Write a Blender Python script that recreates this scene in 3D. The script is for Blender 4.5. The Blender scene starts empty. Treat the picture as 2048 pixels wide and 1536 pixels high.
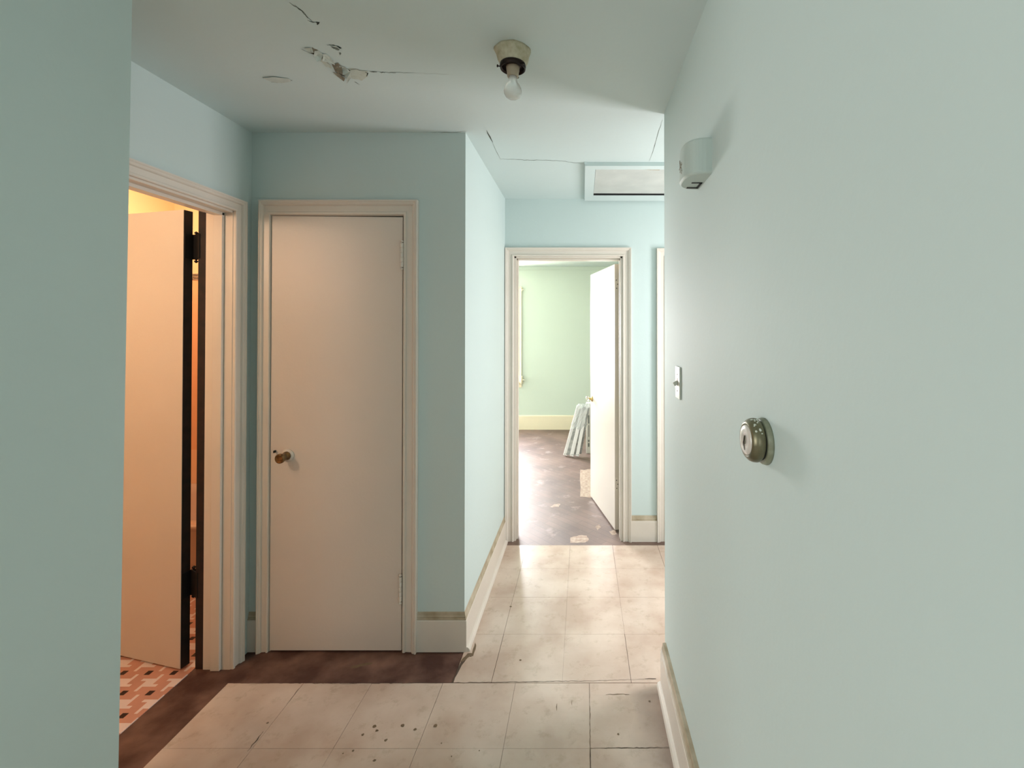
import bpy, bmesh, math, random
from mathutils import Vector, Matrix, noise
R = math.radians
random.seed(7)
S = bpy.context.scene
C = S.collection

# ------------------------------------------------------------------ camera
F = 908.0; HZ = 657.0; VX = 1165.0; EYE = 1.505; H = 2.43
cam_d = bpy.data.cameras.new('camera'); cam = bpy.data.objects.new('camera', cam_d); C.objects.link(cam)
cam.location = (0, 0, EYE)
PITCH = 0.5
cam.rotation_euler = (R(90 + PITCH), 0, 0)
cam_d.sensor_width = 36.0; cam_d.lens = F / 2048 * 36
cam_d.shift_x = -(VX - 1024) / 2048
cam_d.shift_y = -((768 - HZ) + F * math.tan(R(PITCH))) / 2048
cam_d.clip_start = 0.02
S.camera = cam

# ------------------------------------------------------------------ view, world, daylight, added fill
S.view_settings.view_transform = 'Standard'; S.view_settings.look = 'None'
S.view_settings.gamma = 1; S.view_settings.use_curve_mapping = False
S.view_settings.exposure = 0.0
W = bpy.data.worlds.new('world'); S.world = W; W.use_nodes = True
bg = W.node_tree.nodes['Background']; bg.inputs[0].default_value = (0.75, 0.87, 1, 1); bg.inputs[1].default_value = 1.0

def area(name, loc, rot, sx, sy, power, col, spread=180):
    d = bpy.data.lights.new(name, 'AREA'); d.shape = 'RECTANGLE'; d.size = sx; d.size_y = sy
    d.energy = power; d.color = col; d.spread = R(spread)
    o = bpy.data.objects.new(name, d); o.location = loc; o.rotation_euler = [R(a) for a in rot]; C.objects.link(o); return o
# each bedroom window: cool skylight falling downwards and warm light thrown up from the sunny ground outside
L_BACK = area('daylight_bedroom_back_sky', (-1.72, 6.74, 1.40), (-62, 0, 0), 1.42, 1.30, 180, (0.86, 0.87, 1.0), 150)
L_BACK2 = area('daylight_bedroom_back_ground', (-1.72, 6.73, 1.36), (-108, 0, 0), 1.42, 1.2, 118, (1.0, 0.88, 0.70), 150)
L_LEFT = area('daylight_bedroom_left_sky', (-2.56, 4.70, 1.40), (0, -60, 0), 1.24, 1.0, 6, (0.80, 0.85, 1.0), 150)
L_LEFT2 = area('daylight_bedroom_left_ground', (-2.55, 4.70, 1.35), (0, -112, 0), 1.1, 1.0, 2, (1.0, 0.90, 0.68), 150)
L_ALC = area('daylight_side_hall', (1.66, 2.45, 1.45), (0, 90, 0), 1.10, 0.50, 34, (1.0, 0.93, 0.95))
L_NEAR = area('daylight_entry', (-0.38, -2.16, 1.45), (90, 0, 0), 1.10, 1.5, 8, (1, 0.97, 0.94))
L_LIV = area('fill_living_room', (-3.36, -1.05, 1.45), (0, -90, 0), 1.4, 1.5, 54, (1.0, 0.94, 0.89))  # added fill from an unseen window, brightens the right wall

# ------------------------------------------------------------------ materials
def lin(c): return tuple(((v / 255) / 12.92 if v / 255 <= 0.04045 else ((v / 255 + 0.055) / 1.055) ** 2.4) for v in c)
def mat(name, rgb, rough=0.6, var=0.04, scale=3.0, bump=0.0, bscale=120.0, metal=0.0, spec=0.5, rgb2=None, thr=None):
    m = bpy.data.materials.new(name); m.use_nodes = True
    nt = m.node_tree; p = nt.nodes['Principled BSDF']
    p.inputs['Roughness'].default_value = rough; p.inputs['Metallic'].default_value = metal
    p.inputs['Specular IOR Level'].default_value = spec
    c = lin(rgb)
    tc = nt.nodes.new('ShaderNodeTexCoord')
    n = nt.nodes.new('ShaderNodeTexNoise'); n.inputs['Scale'].default_value = scale; n.inputs['Detail'].default_value = 6
    nt.links.new(tc.outputs['Object'], n.inputs['Vector'])
    r = nt.nodes.new('ShaderNodeValToRGB')
    lo, hi = thr if thr else (0.3, 0.7)
    r.color_ramp.elements[0].position = lo; r.color_ramp.elements[1].position = hi
    c2 = lin(rgb2) if rgb2 else tuple(v * (1 - var) for v in c)
    c1 = c if rgb2 else tuple(min(1, v * (1 + var)) for v in c)
    r.color_ramp.elements[0].color = (*c2, 1); r.color_ramp.elements[1].color = (*c1, 1)
    nt.links.new(n.outputs['Fac'], r.inputs[0]); nt.links.new(r.outputs[0], p.inputs['Base Color'])
    if bump:
        b = nt.nodes.new('ShaderNodeTexNoise'); b.inputs['Scale'].default_value = bscale; b.inputs['Detail'].default_value = 3
        nt.links.new(tc.outputs['Object'], b.inputs['Vector'])
        bp = nt.nodes.new('ShaderNodeBump'); bp.inputs['Strength'].default_value = bump; bp.inputs['Distance'].default_value = 0.002
        nt.links.new(b.outputs['Fac'], bp.inputs['Height']); nt.links.new(bp.outputs[0], p.inputs['Normal'])
    m['p'] = p.name
    return m

M = {}
M['wall'] = mat('aqua_wall_paint', (199, 214, 211), 0.68, 0.012, 1.6, 0.2, 60, spec=0.2)
M['ceiling'] = mat('ceiling_paint', (204, 218, 216), 0.6, 0.02, 1.2, 0.25, 40, spec=0.3)
M['trim'] = mat('cream_trim_paint', (216, 208, 196), 0.38, 0.03, 5, 0.25, 35, spec=0.45)
M['door'] = mat('cream_door_paint', (212, 203, 192), 0.42, 0.02, 2.5, 0.2, 90, spec=0.4)
M['dirty_cap'] = mat('grimy_trim_paint', (190, 178, 156), 0.5, 0, 14, 0.2, 60, rgb2=(150, 136, 108))
M['bedroom_wall'] = mat('mint_wall_paint', (204, 215, 202), 0.5, 0.012, 1.5, 0.2, 50)
M['bedroom_trim'] = mat('bedroom_trim_paint', (236, 224, 196), 0.4, 0.02, 4)
M['bath_wall'] = mat('peach_wall_paint', (232, 196, 150), 0.5, 0.02, 2)
M['bath_tile'] = mat('orange_wall_tile', (230, 172, 128), 0.3, 0.03, 8)
M['bath_band'] = mat('grey_border_tile', (150, 130, 105), 0.4, 0, 90, rgb2=(85, 72, 62), thr=(.42, .58))
M['bath_light'] = mat('pale_peach_tile', (236, 190, 150), 0.3, 0.02, 5)
M['dark_wood'] = mat('bare_dark_wood', (34, 18, 14), 0.75, 0, 30, 0.4, 80, rgb2=(10, 6, 6))
M['hinge_black'] = mat('blackened_hinge_metal', (14, 12, 12), 0.6, 0.1, 30, metal=0.3)
M['brass'] = mat('tarnished_brass', (150, 124, 84), 0.34, 0, 60, 0.2, 80, metal=0.8, rgb2=(70, 50, 32))
M['brass_bright'] = mat('polished_brass', (214, 186, 120), 0.2, 0.05, 40, metal=0.9)
M['hinge_paint'] = mat('painted_hinge', (214, 206, 194), 0.4, 0.05, 40, 0.4, 200)
M['dark_bronze'] = mat('dark_bronze_ring', (52, 36, 30), 0.45, 0, 60, 0.3, 120, metal=0.6, rgb2=(18, 12, 12))
M['porcelain'] = mat('aged_porcelain', (176, 160, 138), 0.35, 0.06, 40)
M['canopy'] = mat('painted_ceiling_box', (204, 198, 174), 0.7, 0, 45, 0.9, 60, rgb2=(166, 156, 124))
M['white_plastic'] = mat('offwhite_plastic', (204, 210, 198), 0.4, 0.01, 5)
M['alarm_case'] = mat('painted_alarm_case', (190, 204, 198), 0.55, 0.01, 5, spec=.3)
M['grey_plastic'] = mat('grey_plastic', (152, 164, 156), 0.45, 0.02, 5)
M['black'] = mat('black_slot_and_shade', (12, 14, 14), 0.7, 0, 5)  # slots and holes, also shade painted into gaps
M['mark'] = mat('grey_printed_mark', (140, 128, 110), 0.6, 0.02, 5)
M['crack'] = mat('plaster_crack', (112, 122, 114), 0.9, 0.1, 30)
M['crack_faint'] = mat('faint_plaster_crack', (158, 166, 158), 0.9, 0.1, 30)
M['crack_dark'] = mat('deep_plaster_crack', (62, 66, 56), 0.9, 0.1, 30)
M['flake'] = mat('peeling_paint_flake', (196, 204, 196), 0.7, 0.05, 30)
M['plaster'] = mat('bare_brown_plaster', (158, 150, 130), 0.9, 0, 60, 0.8, 90, rgb2=(118, 110, 94))
M['water_stain'] = mat('yellowed_paint', (196, 200, 180), 0.7, 0.03, 20)
M['stained'] = mat('stained_ceiling_paint', (200, 208, 198), 0.7, 0, 60, 0.8, 50, rgb2=(190, 196, 184))
M['thermo_body'] = mat('olive_metal_shell', (128, 124, 98), 0.32, 0, 18, 0.2, 50, metal=0.55, rgb2=(98, 94, 72))
M['thermo_base'] = mat('paint_smeared_base', (150, 156, 136), 0.45, 0, 40, 0.3, 60, rgb2=(110, 112, 88))
M['thermo_dial'] = mat('silver_dial', (218, 212, 204), 0.25, 0.05, 20, metal=0.15)
M['paint_splash'] = mat('white_paint_splash', (206, 212, 200), 0.5, 0.05, 20)
M['tub'] = mat('tub_enamel', (206, 178, 160), 0.28, 0.03, 8)
M['pvc'] = mat('white_pvc', (240, 236, 236), 0.35, 0.02, 20)
M['grey_strip'] = mat('grey_sleeve', (180, 178, 176), 0.5, 0, 30, rgb2=(128, 128, 126))
M['carton'] = mat('white_carton', (222, 220, 208), 0.6, 0.02, 8)
M['carton_ink'] = mat('grey_carton_print', (110, 116, 108), 0.6, 0.05, 8)
M['hatch'] = mat('hatch_board_paint', (202, 206, 200), 0.6, 0, 7, 0.6, 25, rgb2=(188, 193, 188))

def glass(name, col, rough=0.05, trans=0.9, alpha=1.0):
    m = bpy.data.materials.new(name); m.use_nodes = True; p = m.node_tree.nodes['Principled BSDF']
    p.inputs['Base Color'].default_value = (*lin(col), 1); p.inputs['Roughness'].default_value = rough
    p.inputs['Transmission Weight'].default_value = trans; p.inputs['IOR'].default_value = 1.45
    p.inputs['Alpha'].default_value = alpha
    return m
M['bulb'] = glass('milky_bulb_glass', (252, 252, 248), 0.1, 0.6)
M['pane'] = glass('window_glass', (240, 245, 245), 0.02, 1.0, 0.4)
M['film'] = glass('clear_plastic_film', (240, 244, 244), 0.2, 0.3, 0.5)
M['crystal'] = glass('clear_knob_glass', (240, 240, 230), 0.05, 0.9)
M['lit_bulb'] = bpy.data.materials.new('lit_bath_bulb'); M['lit_bulb'].use_nodes = True
_p = M['lit_bulb'].node_tree.nodes['Principled BSDF']; _p.inputs['Emission Color'].default_value = (1, .62, .32, 1); _p.inputs['Emission Strength'].default_value = 20

# vinyl tile: cream marbled squares with brown scuffs and grime close to the right wall and near the doors
def vinyl():
    m = mat('cream_vinyl_tile', (214, 196, 180), 0.33, 0, 3.5, 0.12, 30, spec=0.9, rgb2=(188, 164, 146), thr=(.36,.66))
    nt = m.node_tree; N = nt.nodes; L = nt.links; p = N['Principled BSDF']
    base = p.inputs['Base Color'].links[0].from_socket
    tc = N.new('ShaderNodeTexCoord'); 
    n2 = N.new('ShaderNodeTexNoise'); n2.inputs['Scale'].default_value = 17; n2.inputs['Detail'].default_value = 5; n2.inputs['Roughness'].default_value = .7
    L.new(tc.outputs['Object'], n2.inputs['Vector'])
    r2 = N.new('ShaderNodeValToRGB'); r2.color_ramp.elements[0].position = .54; r2.color_ramp.elements[1].position = .74
    r2.color_ramp.elements[0].color = (0, 0, 0, 1); r2.color_ramp.elements[1].color = (.36, .36, .36, 1)
    L.new(n2.outputs['Fac'], r2.inputs[0])
    mx = N.new('ShaderNodeMixRGB'); mx.inputs[2].default_value = (*lin((140, 122, 88)), 1)
    L.new(r2.outputs[0], mx.inputs[0]); L.new(base, mx.inputs[1])
    # grime along the right-hand baseboard (walked-in dirt, near part only)
    sp = N.new('ShaderNodeSeparateXYZ'); L.new(tc.outputs['Object'], sp.inputs[0])
    n3 = N.new('ShaderNodeTexNoise'); n3.inputs['Scale'].default_value = 7; n3.inputs['Detail'].default_value = 4
    L.new(tc.outputs['Object'], n3.inputs['Vector'])
    ad = N.new('ShaderNodeMath'); ad.operation = 'MULTIPLY_ADD'; ad.inputs[1].default_value = .22
    L.new(n3.outputs['Fac'], ad.inputs[0]); L.new(sp.outputs['X'], ad.inputs[2])
    mr = N.new('ShaderNodeMapRange'); mr.inputs['From Min'].default_value = .29; mr.inputs['From Max'].default_value = .43
    L.new(ad.outputs[0], mr.inputs['Value'])
    my = N.new('ShaderNodeMapRange'); my.inputs['From Min'].default_value = 1.93; my.inputs['From Max'].default_value = 1.88
    L.new(sp.outputs['Y'], my.inputs['Value'])
    mm = N.new('ShaderNodeMath'); mm.operation = 'MULTIPLY'; L.new(mr.outputs[0], mm.inputs[0]); L.new(my.outputs[0], mm.inputs[1])
    m3 = N.new('ShaderNodeMath'); m3.operation = 'MULTIPLY'; m3.inputs[1].default_value = .72; L.new(mm.outputs[0], m3.inputs[0])
    mx2 = N.new('ShaderNodeMixRGB'); mx2.inputs[2].default_value = (*lin((112, 88, 74)), 1)
    L.new(m3.outputs[0], mx2.inputs[0]); L.new(mx.outputs[0], mx2.inputs[1]); L.new(mx2.outputs[0], p.inputs['Base Color'])
    p.inputs['Roughness'].default_value = .26
    return m
M['vinyl'] = vinyl()
M['vinyl_near'] = vinyl()
M['grime'] = mat('brown_floor_grime', (112, 94, 72), 0.8, 0.15, 60)
M['scuff'] = mat('dark_floor_scuff', (84, 70, 58), 0.8, 0.15, 60)
M['wood_strip'] = mat('worn_brown_floorboard', (130, 98, 84), 0.6, 0, 7, 0.5, 60, rgb2=(70, 42, 34), thr=(.4,.75))
def parquet():
    m = mat('brown_parquet', (124, 98, 84), 0.35, 0, 2.6, 0.9, 9, spec=1.0, rgb2=(84, 60, 48))
    nt = m.node_tree; N = nt.nodes; L = nt.links; p = N['Principled BSDF']
    base = p.inputs['Base Color'].links[0].from_socket
    tc = N.new('ShaderNodeTexCoord'); mp = N.new('ShaderNodeMapping'); mp.inputs['Rotation'].default_value = (0, 0, R(45))
    L.new(tc.outputs['Object'], mp.inputs[0])
    br = N.new('ShaderNodeTexBrick'); br.inputs['Scale'].default_value = 1; br.inputs['Brick Width'].default_value = .36; br.inputs['Row Height'].default_value = .06
    br.inputs['Mortar Size'].default_value = .0016; br.inputs['Color1'].default_value = (1, 1, 1, 1); br.inputs['Color2'].default_value = (.78, .76, .74, 1); br.inputs['Mortar'].default_value = (.35, .3, .28, 1)
    L.new(mp.outputs[0], br.inputs[0])
    mx = N.new('ShaderNodeMixRGB'); mx.blend_type = 'MULTIPLY'; mx.inputs[0].default_value = .8
    L.new(base, mx.inputs[1]); L.new(br.outputs[0], mx.inputs[2])
    n2 = N.new('ShaderNodeTexNoise'); n2.inputs['Scale'].default_value = 5.5; n2.inputs['Detail'].default_value = 7; n2.inputs['Roughness'].default_value = .65
    L.new(tc.outputs['Object'], n2.inputs['Vector'])
    r2 = N.new('ShaderNodeValToRGB'); r2.color_ramp.elements[0].position = .58; r2.color_ramp.elements[1].position = .70
    r2.color_ramp.elements[0].color = (0, 0, 0, 1); r2.color_ramp.elements[1].color = (.45, .45, .45, 1)
    L.new(n2.outputs['Fac'], r2.inputs[0])
    mx2 = N.new('ShaderNodeMixRGB'); mx2.inputs[2].default_value = (*lin((176, 160, 152)), 1)
    L.new(r2.outputs[0], mx2.inputs[0]); L.new(mx.outputs[0], mx2.inputs[1]); L.new(mx2.outputs[0], p.inputs['Base Color'])
    n4 = N.new('ShaderNodeTexNoise'); n4.inputs['Scale'].default_value = 3; n4.inputs['Detail'].default_value = 4; L.new(tc.outputs['Object'], n4.inputs['Vector'])
    m4 = N.new('ShaderNodeMapRange'); m4.inputs['To Min'].default_value = .42; m4.inputs['To Max'].default_value = .66
    L.new(n4.outputs['Fac'], m4.inputs['Value']); L.new(m4.outputs[0], p.inputs['Roughness'])
    return m
M['parquet'] = parquet()
def mosaic():
    m = mat('salmon_mosaic_sheet', (204, 148, 126), 0.4, 0.06, 9)
    nt = m.node_tree; N = nt.nodes; L = nt.links; p = N['Principled BSDF']
    base = p.inputs['Base Color'].links[0].from_socket
    tc = N.new('ShaderNodeTexCoord'); sp = N.new('ShaderNodeSeparateXYZ'); L.new(tc.outputs['Object'], sp.inputs[0])
    def mth(op, a, b=None, c=None):
        n = N.new('ShaderNodeMath'); n.operation = op
        for i, v in enumerate((a, b, c)):
            if v is None: continue
            if isinstance(v, (int, float)): n.inputs[i].default_value = v
            else: L.new(v, n.inputs[i])
        return n.outputs[0]
    # cell 0.11 m; u, v in -0.5..0.5 about the white piece, dark squares on the cell corners
    def frac(s, off): return mth('SUBTRACT', mth('FRACT', mth('MULTIPLY', mth('ADD', s, off + 11.0), 1 / .11)), .5)
    u = frac(sp.outputs['X'], 1.896); v = frac(sp.outputs['Y'], -1.888)
    def rect(u0, u1, v0, v1):
        a = mth('MULTIPLY', mth('GREATER_THAN', u, u0), mth('LESS_THAN', u, u1))
        b = mth('MULTIPLY', mth('GREATER_THAN', v, v0), mth('LESS_THAN', v, v1))
        return mth('MULTIPLY', a, b)
    w = rect(-.2, .2, -.2, .2)
    for r_ in ((.08, .2, .2, .42), (-.2, -.08, -.42, -.2), (-.42, -.2, .08, .2), (.2, .42, -.2, -.08)):
        w = mth('MAXIMUM', w, rect(*r_))
    d = mth('MULTIPLY', mth('GREATER_THAN', mth('ABSOLUTE', u), .39), mth('GREATER_THAN', mth('ABSOLUTE', v), .39))
    mx = N.new('ShaderNodeMixRGB'); mx.inputs[2].default_value = (*lin((232, 212, 204)), 1); L.new(w, mx.inputs[0]); L.new(base, mx.inputs[1])
    mx2 = N.new('ShaderNodeMixRGB'); mx2.inputs[2].default_value = (*lin((42, 22, 20)), 1); L.new(d, mx2.inputs[0]); L.new(mx.outputs[0], mx2.inputs[1])
    L.new(mx2.outputs[0], p.inputs['Base Color'])
    return m
M['mosaic'] = mosaic()

# ------------------------------------------------------------------ helpers
def box(bm, x0, x1, y0, y1, z0, z1, bev=0, mtx=None):
    vs = [bm.verts.new((x, y, z)) for x in (x0, x1) for y in (y0, y1) for z in (z0, z1)]
    fs = [(0, 1, 3, 2), (4, 6, 7, 5), (0, 4, 5, 1), (2, 3, 7, 6), (0, 2, 6, 4), (1, 5, 7, 3)]
    faces = [bm.faces.new([vs[i] for i in f]) for f in fs]
    if bev:
        es = list({e for f in faces for e in f.edges})
        r = bmesh.ops.bevel(bm, geom=es, offset=bev, segments=2, profile=.6, affect='EDGES')
        vs = list({v for f in r['faces'] for v in f.verts} | {v for v in vs if v.is_valid})
    if mtx is not None: bmesh.ops.transform(bm, matrix=mtx, verts=[v for v in vs if v.is_valid])
    return vs
def obj(name, bm, m, parent=None, smooth=False):
    bmesh.ops.recalc_face_normals(bm, faces=bm.faces)
    me = bpy.data.meshes.new(name); bm.to_mesh(me); bm.free()
    me.materials.append(m if not isinstance(m, str) else M[m])
    if smooth:
        for p in me.polygons: p.use_smooth = True
    o = bpy.data.objects.new(name, me); C.objects.link(o)
    if parent: 
        o.parent = parent
        o.matrix_parent_inverse = parent_inv(parent)
    return o
def parent_inv(p):
    mw = Matrix.Identity(4); q = p; ch = []
    while q: ch.append(q); q = q.parent
    for q in reversed(ch): mw = mw @ q.matrix_parent_inverse @ Matrix.LocRotScale(q.location, q.rotation_euler, q.scale)
    return mw.inverted()
def tag(o, label, cat=None, group=None, kind=None):
    o['label'] = label
    if cat: o['category'] = cat
    if group: o['group'] = group
    if kind: o['kind'] = kind
    return o
def thing(name, label, cat, loc, kind=None, group=None):
    o = bpy.data.objects.new(name, None); o.empty_display_size = .05; o.location = loc; C.objects.link(o)
    return tag(o, label, cat, group, kind)
def struct(name, bm, m, label, cat, smooth=False):
    return tag(obj(name, bm, m, None, smooth), label, cat, kind='structure')
def boxes(*bs, bev=0):
    bm = bmesh.new()
    for b in bs: box(bm, *b, bev=bev)
    return bm
def tube(bm, pts, r, seg=10, cap=True):
    pts = [Vector(p) for p in pts]; rings = []
    for i, p in enumerate(pts):
        d = (pts[min(i + 1, len(pts) - 1)] - pts[max(i - 1, 0)]).normalized()
        a = d.orthogonal().normalized(); b = d.cross(a)
        if rings:   # keep frames aligned
            a = (pa - d * pa.dot(d)).normalized(); b = d.cross(a)
        pa = a; rr = r[i] if isinstance(r, (list, tuple)) else r
        rings.append([bm.verts.new(p + (a * math.cos(t) + b * math.sin(t)) * rr) for t in [2 * math.pi * k / seg for k in range(seg)]])
    for A, B in zip(rings, rings[1:]):
        for k in range(seg): bm.faces.new((A[k], A[(k + 1) % seg], B[(k + 1) % seg], B[k]))
    if cap: bm.faces.new(rings[0][::-1]); bm.faces.new(rings[-1])
def lathe(bm, prof, mtx, seg=40, wob=0):
    """prof: (radius, height) about local z; mtx places it"""
    rings = []
    for r, h in prof:
        if r < 1e-5: rings.append([bm.verts.new(mtx @ Vector((0, 0, h)))]); continue
        ring = []
        for k in range(seg):
            t = 2 * math.pi * k / seg
            rr = r * (1 + wob * noise.noise(Vector((math.cos(t) * 2, math.sin(t) * 2, h * 30))))
            ring.append(bm.verts.new(mtx @ Vector((rr * math.cos(t), rr * math.sin(t), h))))
        rings.append(ring)
    for A, B in zip(rings, rings[1:]):
        if len(A) == 1 and len(B) == 1: continue
        for k in range(seg):
            j = (k + 1) % seg
            if len(A) == 1: bm.faces.new((A[0], B[j], B[k]))
            elif len(B) == 1: bm.faces.new((A[k], A[j], B[0]))
            else: bm.faces.new((A[k], A[j], B[j], B[k]))
    for A in (rings[0], rings[-1]):
        if len(A) > 1: bm.faces.new(A)
def axis_m(loc, d):
    return Matrix.Translation(loc) @ Vector((0, 0, 1)).rotation_difference(Vector(d)).to_matrix().to_4x4()
CAS = [(0, 0), (0, .013), (.004, .016), (.012, .016), (.016, .010), (.044, .012), (.048, .019), (.053, .022), (.058, .022), (.063, .026), (.070, .026), (.070, 0)]
def casing(P0, a, n, lo, hi, zt, w=.066, z0=0, prof=CAS, closed=False, zb=None, wl=None):
    """mitred door casing. P0 point on the wall plane, a unit vector along the wall, n out of the wall"""
    bm = bmesh.new(); P0 = Vector(P0); a = Vector(a); n = Vector(n); k = w / .07
    if closed: path = [(lo, zb, -1, -1), (lo, zt, -1, 1), (hi, zt, 1, 1), (hi, zb, 1, -1)]
    else: path = [(lo, z0, -1, 0), (lo, zt, -1, 1), (hi, zt, 1, 1), (hi, z0, 1, 0)]
    rings = [[bm.verts.new(P0 + a * (x + du * u * (wl / .07 if wl and du < 0 else k)) + Vector((0, 0, z + dz * u * k)) + n * v) for u, v in prof] for x, z, du, dz in path]
    pr = list(zip(rings, rings[1:])) + ([(rings[-1], rings[0])] if closed else [])
    for A, B in pr:
        for i in range(len(prof)):
            j = (i + 1) % len(prof); bm.faces.new((A[i], A[j], B[j], B[i]))
    if not closed: bm.faces.new(rings[0]); bm.faces.new(rings[-1])
    return bm
def sweep(bm, path, prof):
    """moulding along a floor path; prof is (outward, z), outward = to the right of travel"""
    pts = [Vector(p) for p in path]; rings = []
    for i, p in enumerate(pts):
        ds = []
        if i > 0: ds.append((pts[i] - pts[i - 1]).normalized())
        if i < len(pts) - 1: ds.append((pts[i + 1] - pts[i]).normalized())
        ns = [Vector((d.y, -d.x)) for d in ds]
        nn = ns[0] if len(ns) == 1 else (ns[0] + ns[1]) / (1 + ns[0].dot(ns[1]))
        rings.append([bm.verts.new((p.x + nn.x * u, p.y + nn.y * u, z)) for u, z in prof])
    for A, B in zip(rings, rings[1:]):
        for i in range(len(prof)):
            j = (i + 1) % len(prof); bm.faces.new((A[i], A[j], B[j], B[i]))
    bm.faces.new(rings[0]); bm.faces.new(rings[-1])
def base_prof(t): return [(0, 0), (t, 0), (t, .143), (t - .003, .147), (0, .147)]
def cap_prof(t): return [(0, .147), (t - .002, .147), (t - .001, .151), (t - .006, .155), (t - .004, .160), (t - .008, .166), (t - .009, .176), (t - .011, .181), (0, .181)]
SHOE = [(0, 0), (.016, 0), (.016, .006), (.012, .014), (.006, .019), (0, .021)]
def baseboard(name, path, t, label, shoe=True, z=0, cap='dirty_cap', body='trim'):
    bm = bmesh.new(); sweep(bm, path, [(u, v + z) for u, v in base_prof(t)])
    o = struct(name, bm, body, label, 'baseboard')
    bm = bmesh.new(); sweep(bm, path, [(u, v + z) for u, v in cap_prof(t)])
    obj('cap_moulding', bm, cap, o)
    if shoe:
        bm = bmesh.new(); off = [(u + t, v + z) for u, v in SHOE]; sweep(bm, path, off)
        obj('shoe_moulding', bm, body, o)
    return o
def CP(x, y, h=0.925): s = (HZ - y) / h; return ((x - VX) / s, F / s)     # measured point -> ceiling plane
def FP(x, y, h=1.505): s = (y - HZ) / h; return ((x - VX) / s, F / s)     # measured point -> floor plane

# ------------------------------------------------------------------ shell
FZ = -0.003     # wooden subfloor lies a vinyl's thickness lower
struct('floor', boxes((-1.718, 1.75, -2.3, 3.165, -.08, FZ), (-3.5, -1.718, -2.3, .5, -.08, FZ)), 'wood_strip', 'worn dark brown wooden hallway floor showing beside the cream tiles', 'floor')
struct('floor_bedroom', boxes((-2.7, 1.75, 3.165, 6.9, -.08, 0)), 'parquet', 'glossy scuffed brown parquet floor in the far green room', 'floor')
struct('floor_bathroom', boxes((-3.1, -1.718, .5, 3.45, -.08, 0)), 'mosaic', 'salmon, white and black mosaic bathroom floor', 'floor')
struct('ceiling', boxes((-3.5, 1.75, -2.3, 6.9, H, H + .1)), 'ceiling', 'pale hallway ceiling with cracks and peeling paint', 'ceiling')

def tiles(name, xs, ys, m, label, keep=lambda a, b: True):
    bm = bmesh.new(); g = .0008
    for i in range(len(xs) - 1):
        for j in range(len(ys) - 1):
            if not keep(i, j): continue
            q = [random.uniform(-.0006, .0006) for _ in range(4)]
            x0, x1, y0, y1 = xs[i] + g + q[0], xs[i + 1] - g + q[1], ys[j] + g * .6 + q[2] * .4, ys[j + 1] - g * .6 + q[3] * .4
            vs = [(x0, y0), (x1, y0), (x1, y1), (x0, y1)]
            T = [bm.verts.new((x, y, 0)) for x, y in vs]; B = [bm.verts.new((x, y, FZ)) for x, y in vs]
            bm.faces.new(T); bm.faces.new(B[::-1])
            for k in range(4): bm.faces.new((T[k], B[k], B[(k + 1) % 4], T[(k + 1) % 4]))
    return struct(name, bm, m, label, 'floor')
xn = [-1.505, -1.183, -.893, -.593, -.284, .028, .352]
yn = [1.940 - .3 * k for k in range(14)][::-1]
tiles('floor_entry_tile', xn, yn, 'vinyl_near', 'cream marbled vinyl tiles in the near part of the hallway')
tiles('floor_hall_tile', [-.552, -.388, -.086, .208, .52, .82, 1.12, 1.42, 1.7], [1.942, 2.249, 2.556, 2.858, 3.165], 'vinyl', 'cream vinyl tiles of the narrow passage before the far door')

# walls
X_R = .352; Y_R = 1.95; YC = 2.135; XH = -.552; XA = -1.56; YF = 3.23
struct('wall_right', boxes((X_R, .47, -2.3, Y_R, FZ, H)), 'wall', 'pale aqua painted wall along the right side of the hallway', 'wall')
struct('wall_side_hall', boxes((.47, 1.75, 1.83, Y_R, FZ, H)), 'wall', 'wall closing the near side of the side hall', 'wall')
wy0, wy1, wz0, wz1 = 2.18, 2.72, .85, 2.05
struct('wall_side_hall_end', boxes((1.70, 1.80, Y_R, wy0, FZ, H), (1.70, 1.80, wy1, YF, FZ, H), (1.70, 1.80, wy0, wy1, FZ, wz0), (1.70, 1.80, wy0, wy1, wz1, H)), 'wall', 'end wall of the side hall with a small window', 'wall')
bm = bmesh.new()   # near left wall: L shaped block, its end slightly out of plumb
e0, e1 = 1.101, 1.123
pts = lambda e: [(-1.12, .5), (-1.12, e), (-1.66, e), (-1.66, .5)]
T = [bm.verts.new((x, y, H)) for x, y in pts(e1)]; B = [bm.verts.new((x, y, FZ)) for x, y in pts(e0)]
bm.faces.new(T); bm.faces.new(B)
for k in range(4): bm.faces.new((T[k], T[(k + 1) % 4], B[(k + 1) % 4], B[k]))
struct('wall_left', bm, 'wall', 'aqua painted wall close on the left edge of the view', 'wall')
jx0, jx1 = -1.678, XA   # thickness of the bathroom wall
dy0, dy1, dzt = 1.31, 2.032, 2.035
struct('wall_bathroom', boxes((jx0, jx1, 1.14, dy0, FZ, H), (jx0, jx1, dy1, YC + .1, FZ, H), (jx0, jx1, dy0, dy1, dzt, H)), 'wall', 'aqua wall around the bathroom doorway', 'wall')
cx0, cx1, czt = -1.463, -.838, 2.038
struct('wall_closet', boxes((XA, cx0, YC, YC + .1, FZ, H), (cx1, XH - .09, YC, YC + .1, FZ, H), (cx0, cx1, YC, YC + .1, czt, H)), 'wall', 'shaded aqua wall around the closed closet door', 'wall')
struct('wall_hall', boxes((XH - .09, XH, YC, YF, FZ, H)), 'wall', 'brightly lit aqua wall on the left of the narrow passage', 'wall')
fx0, fx1, fzt = -.484, .283, 2.018
gx0, gx1 = .595, 1.315
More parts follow.
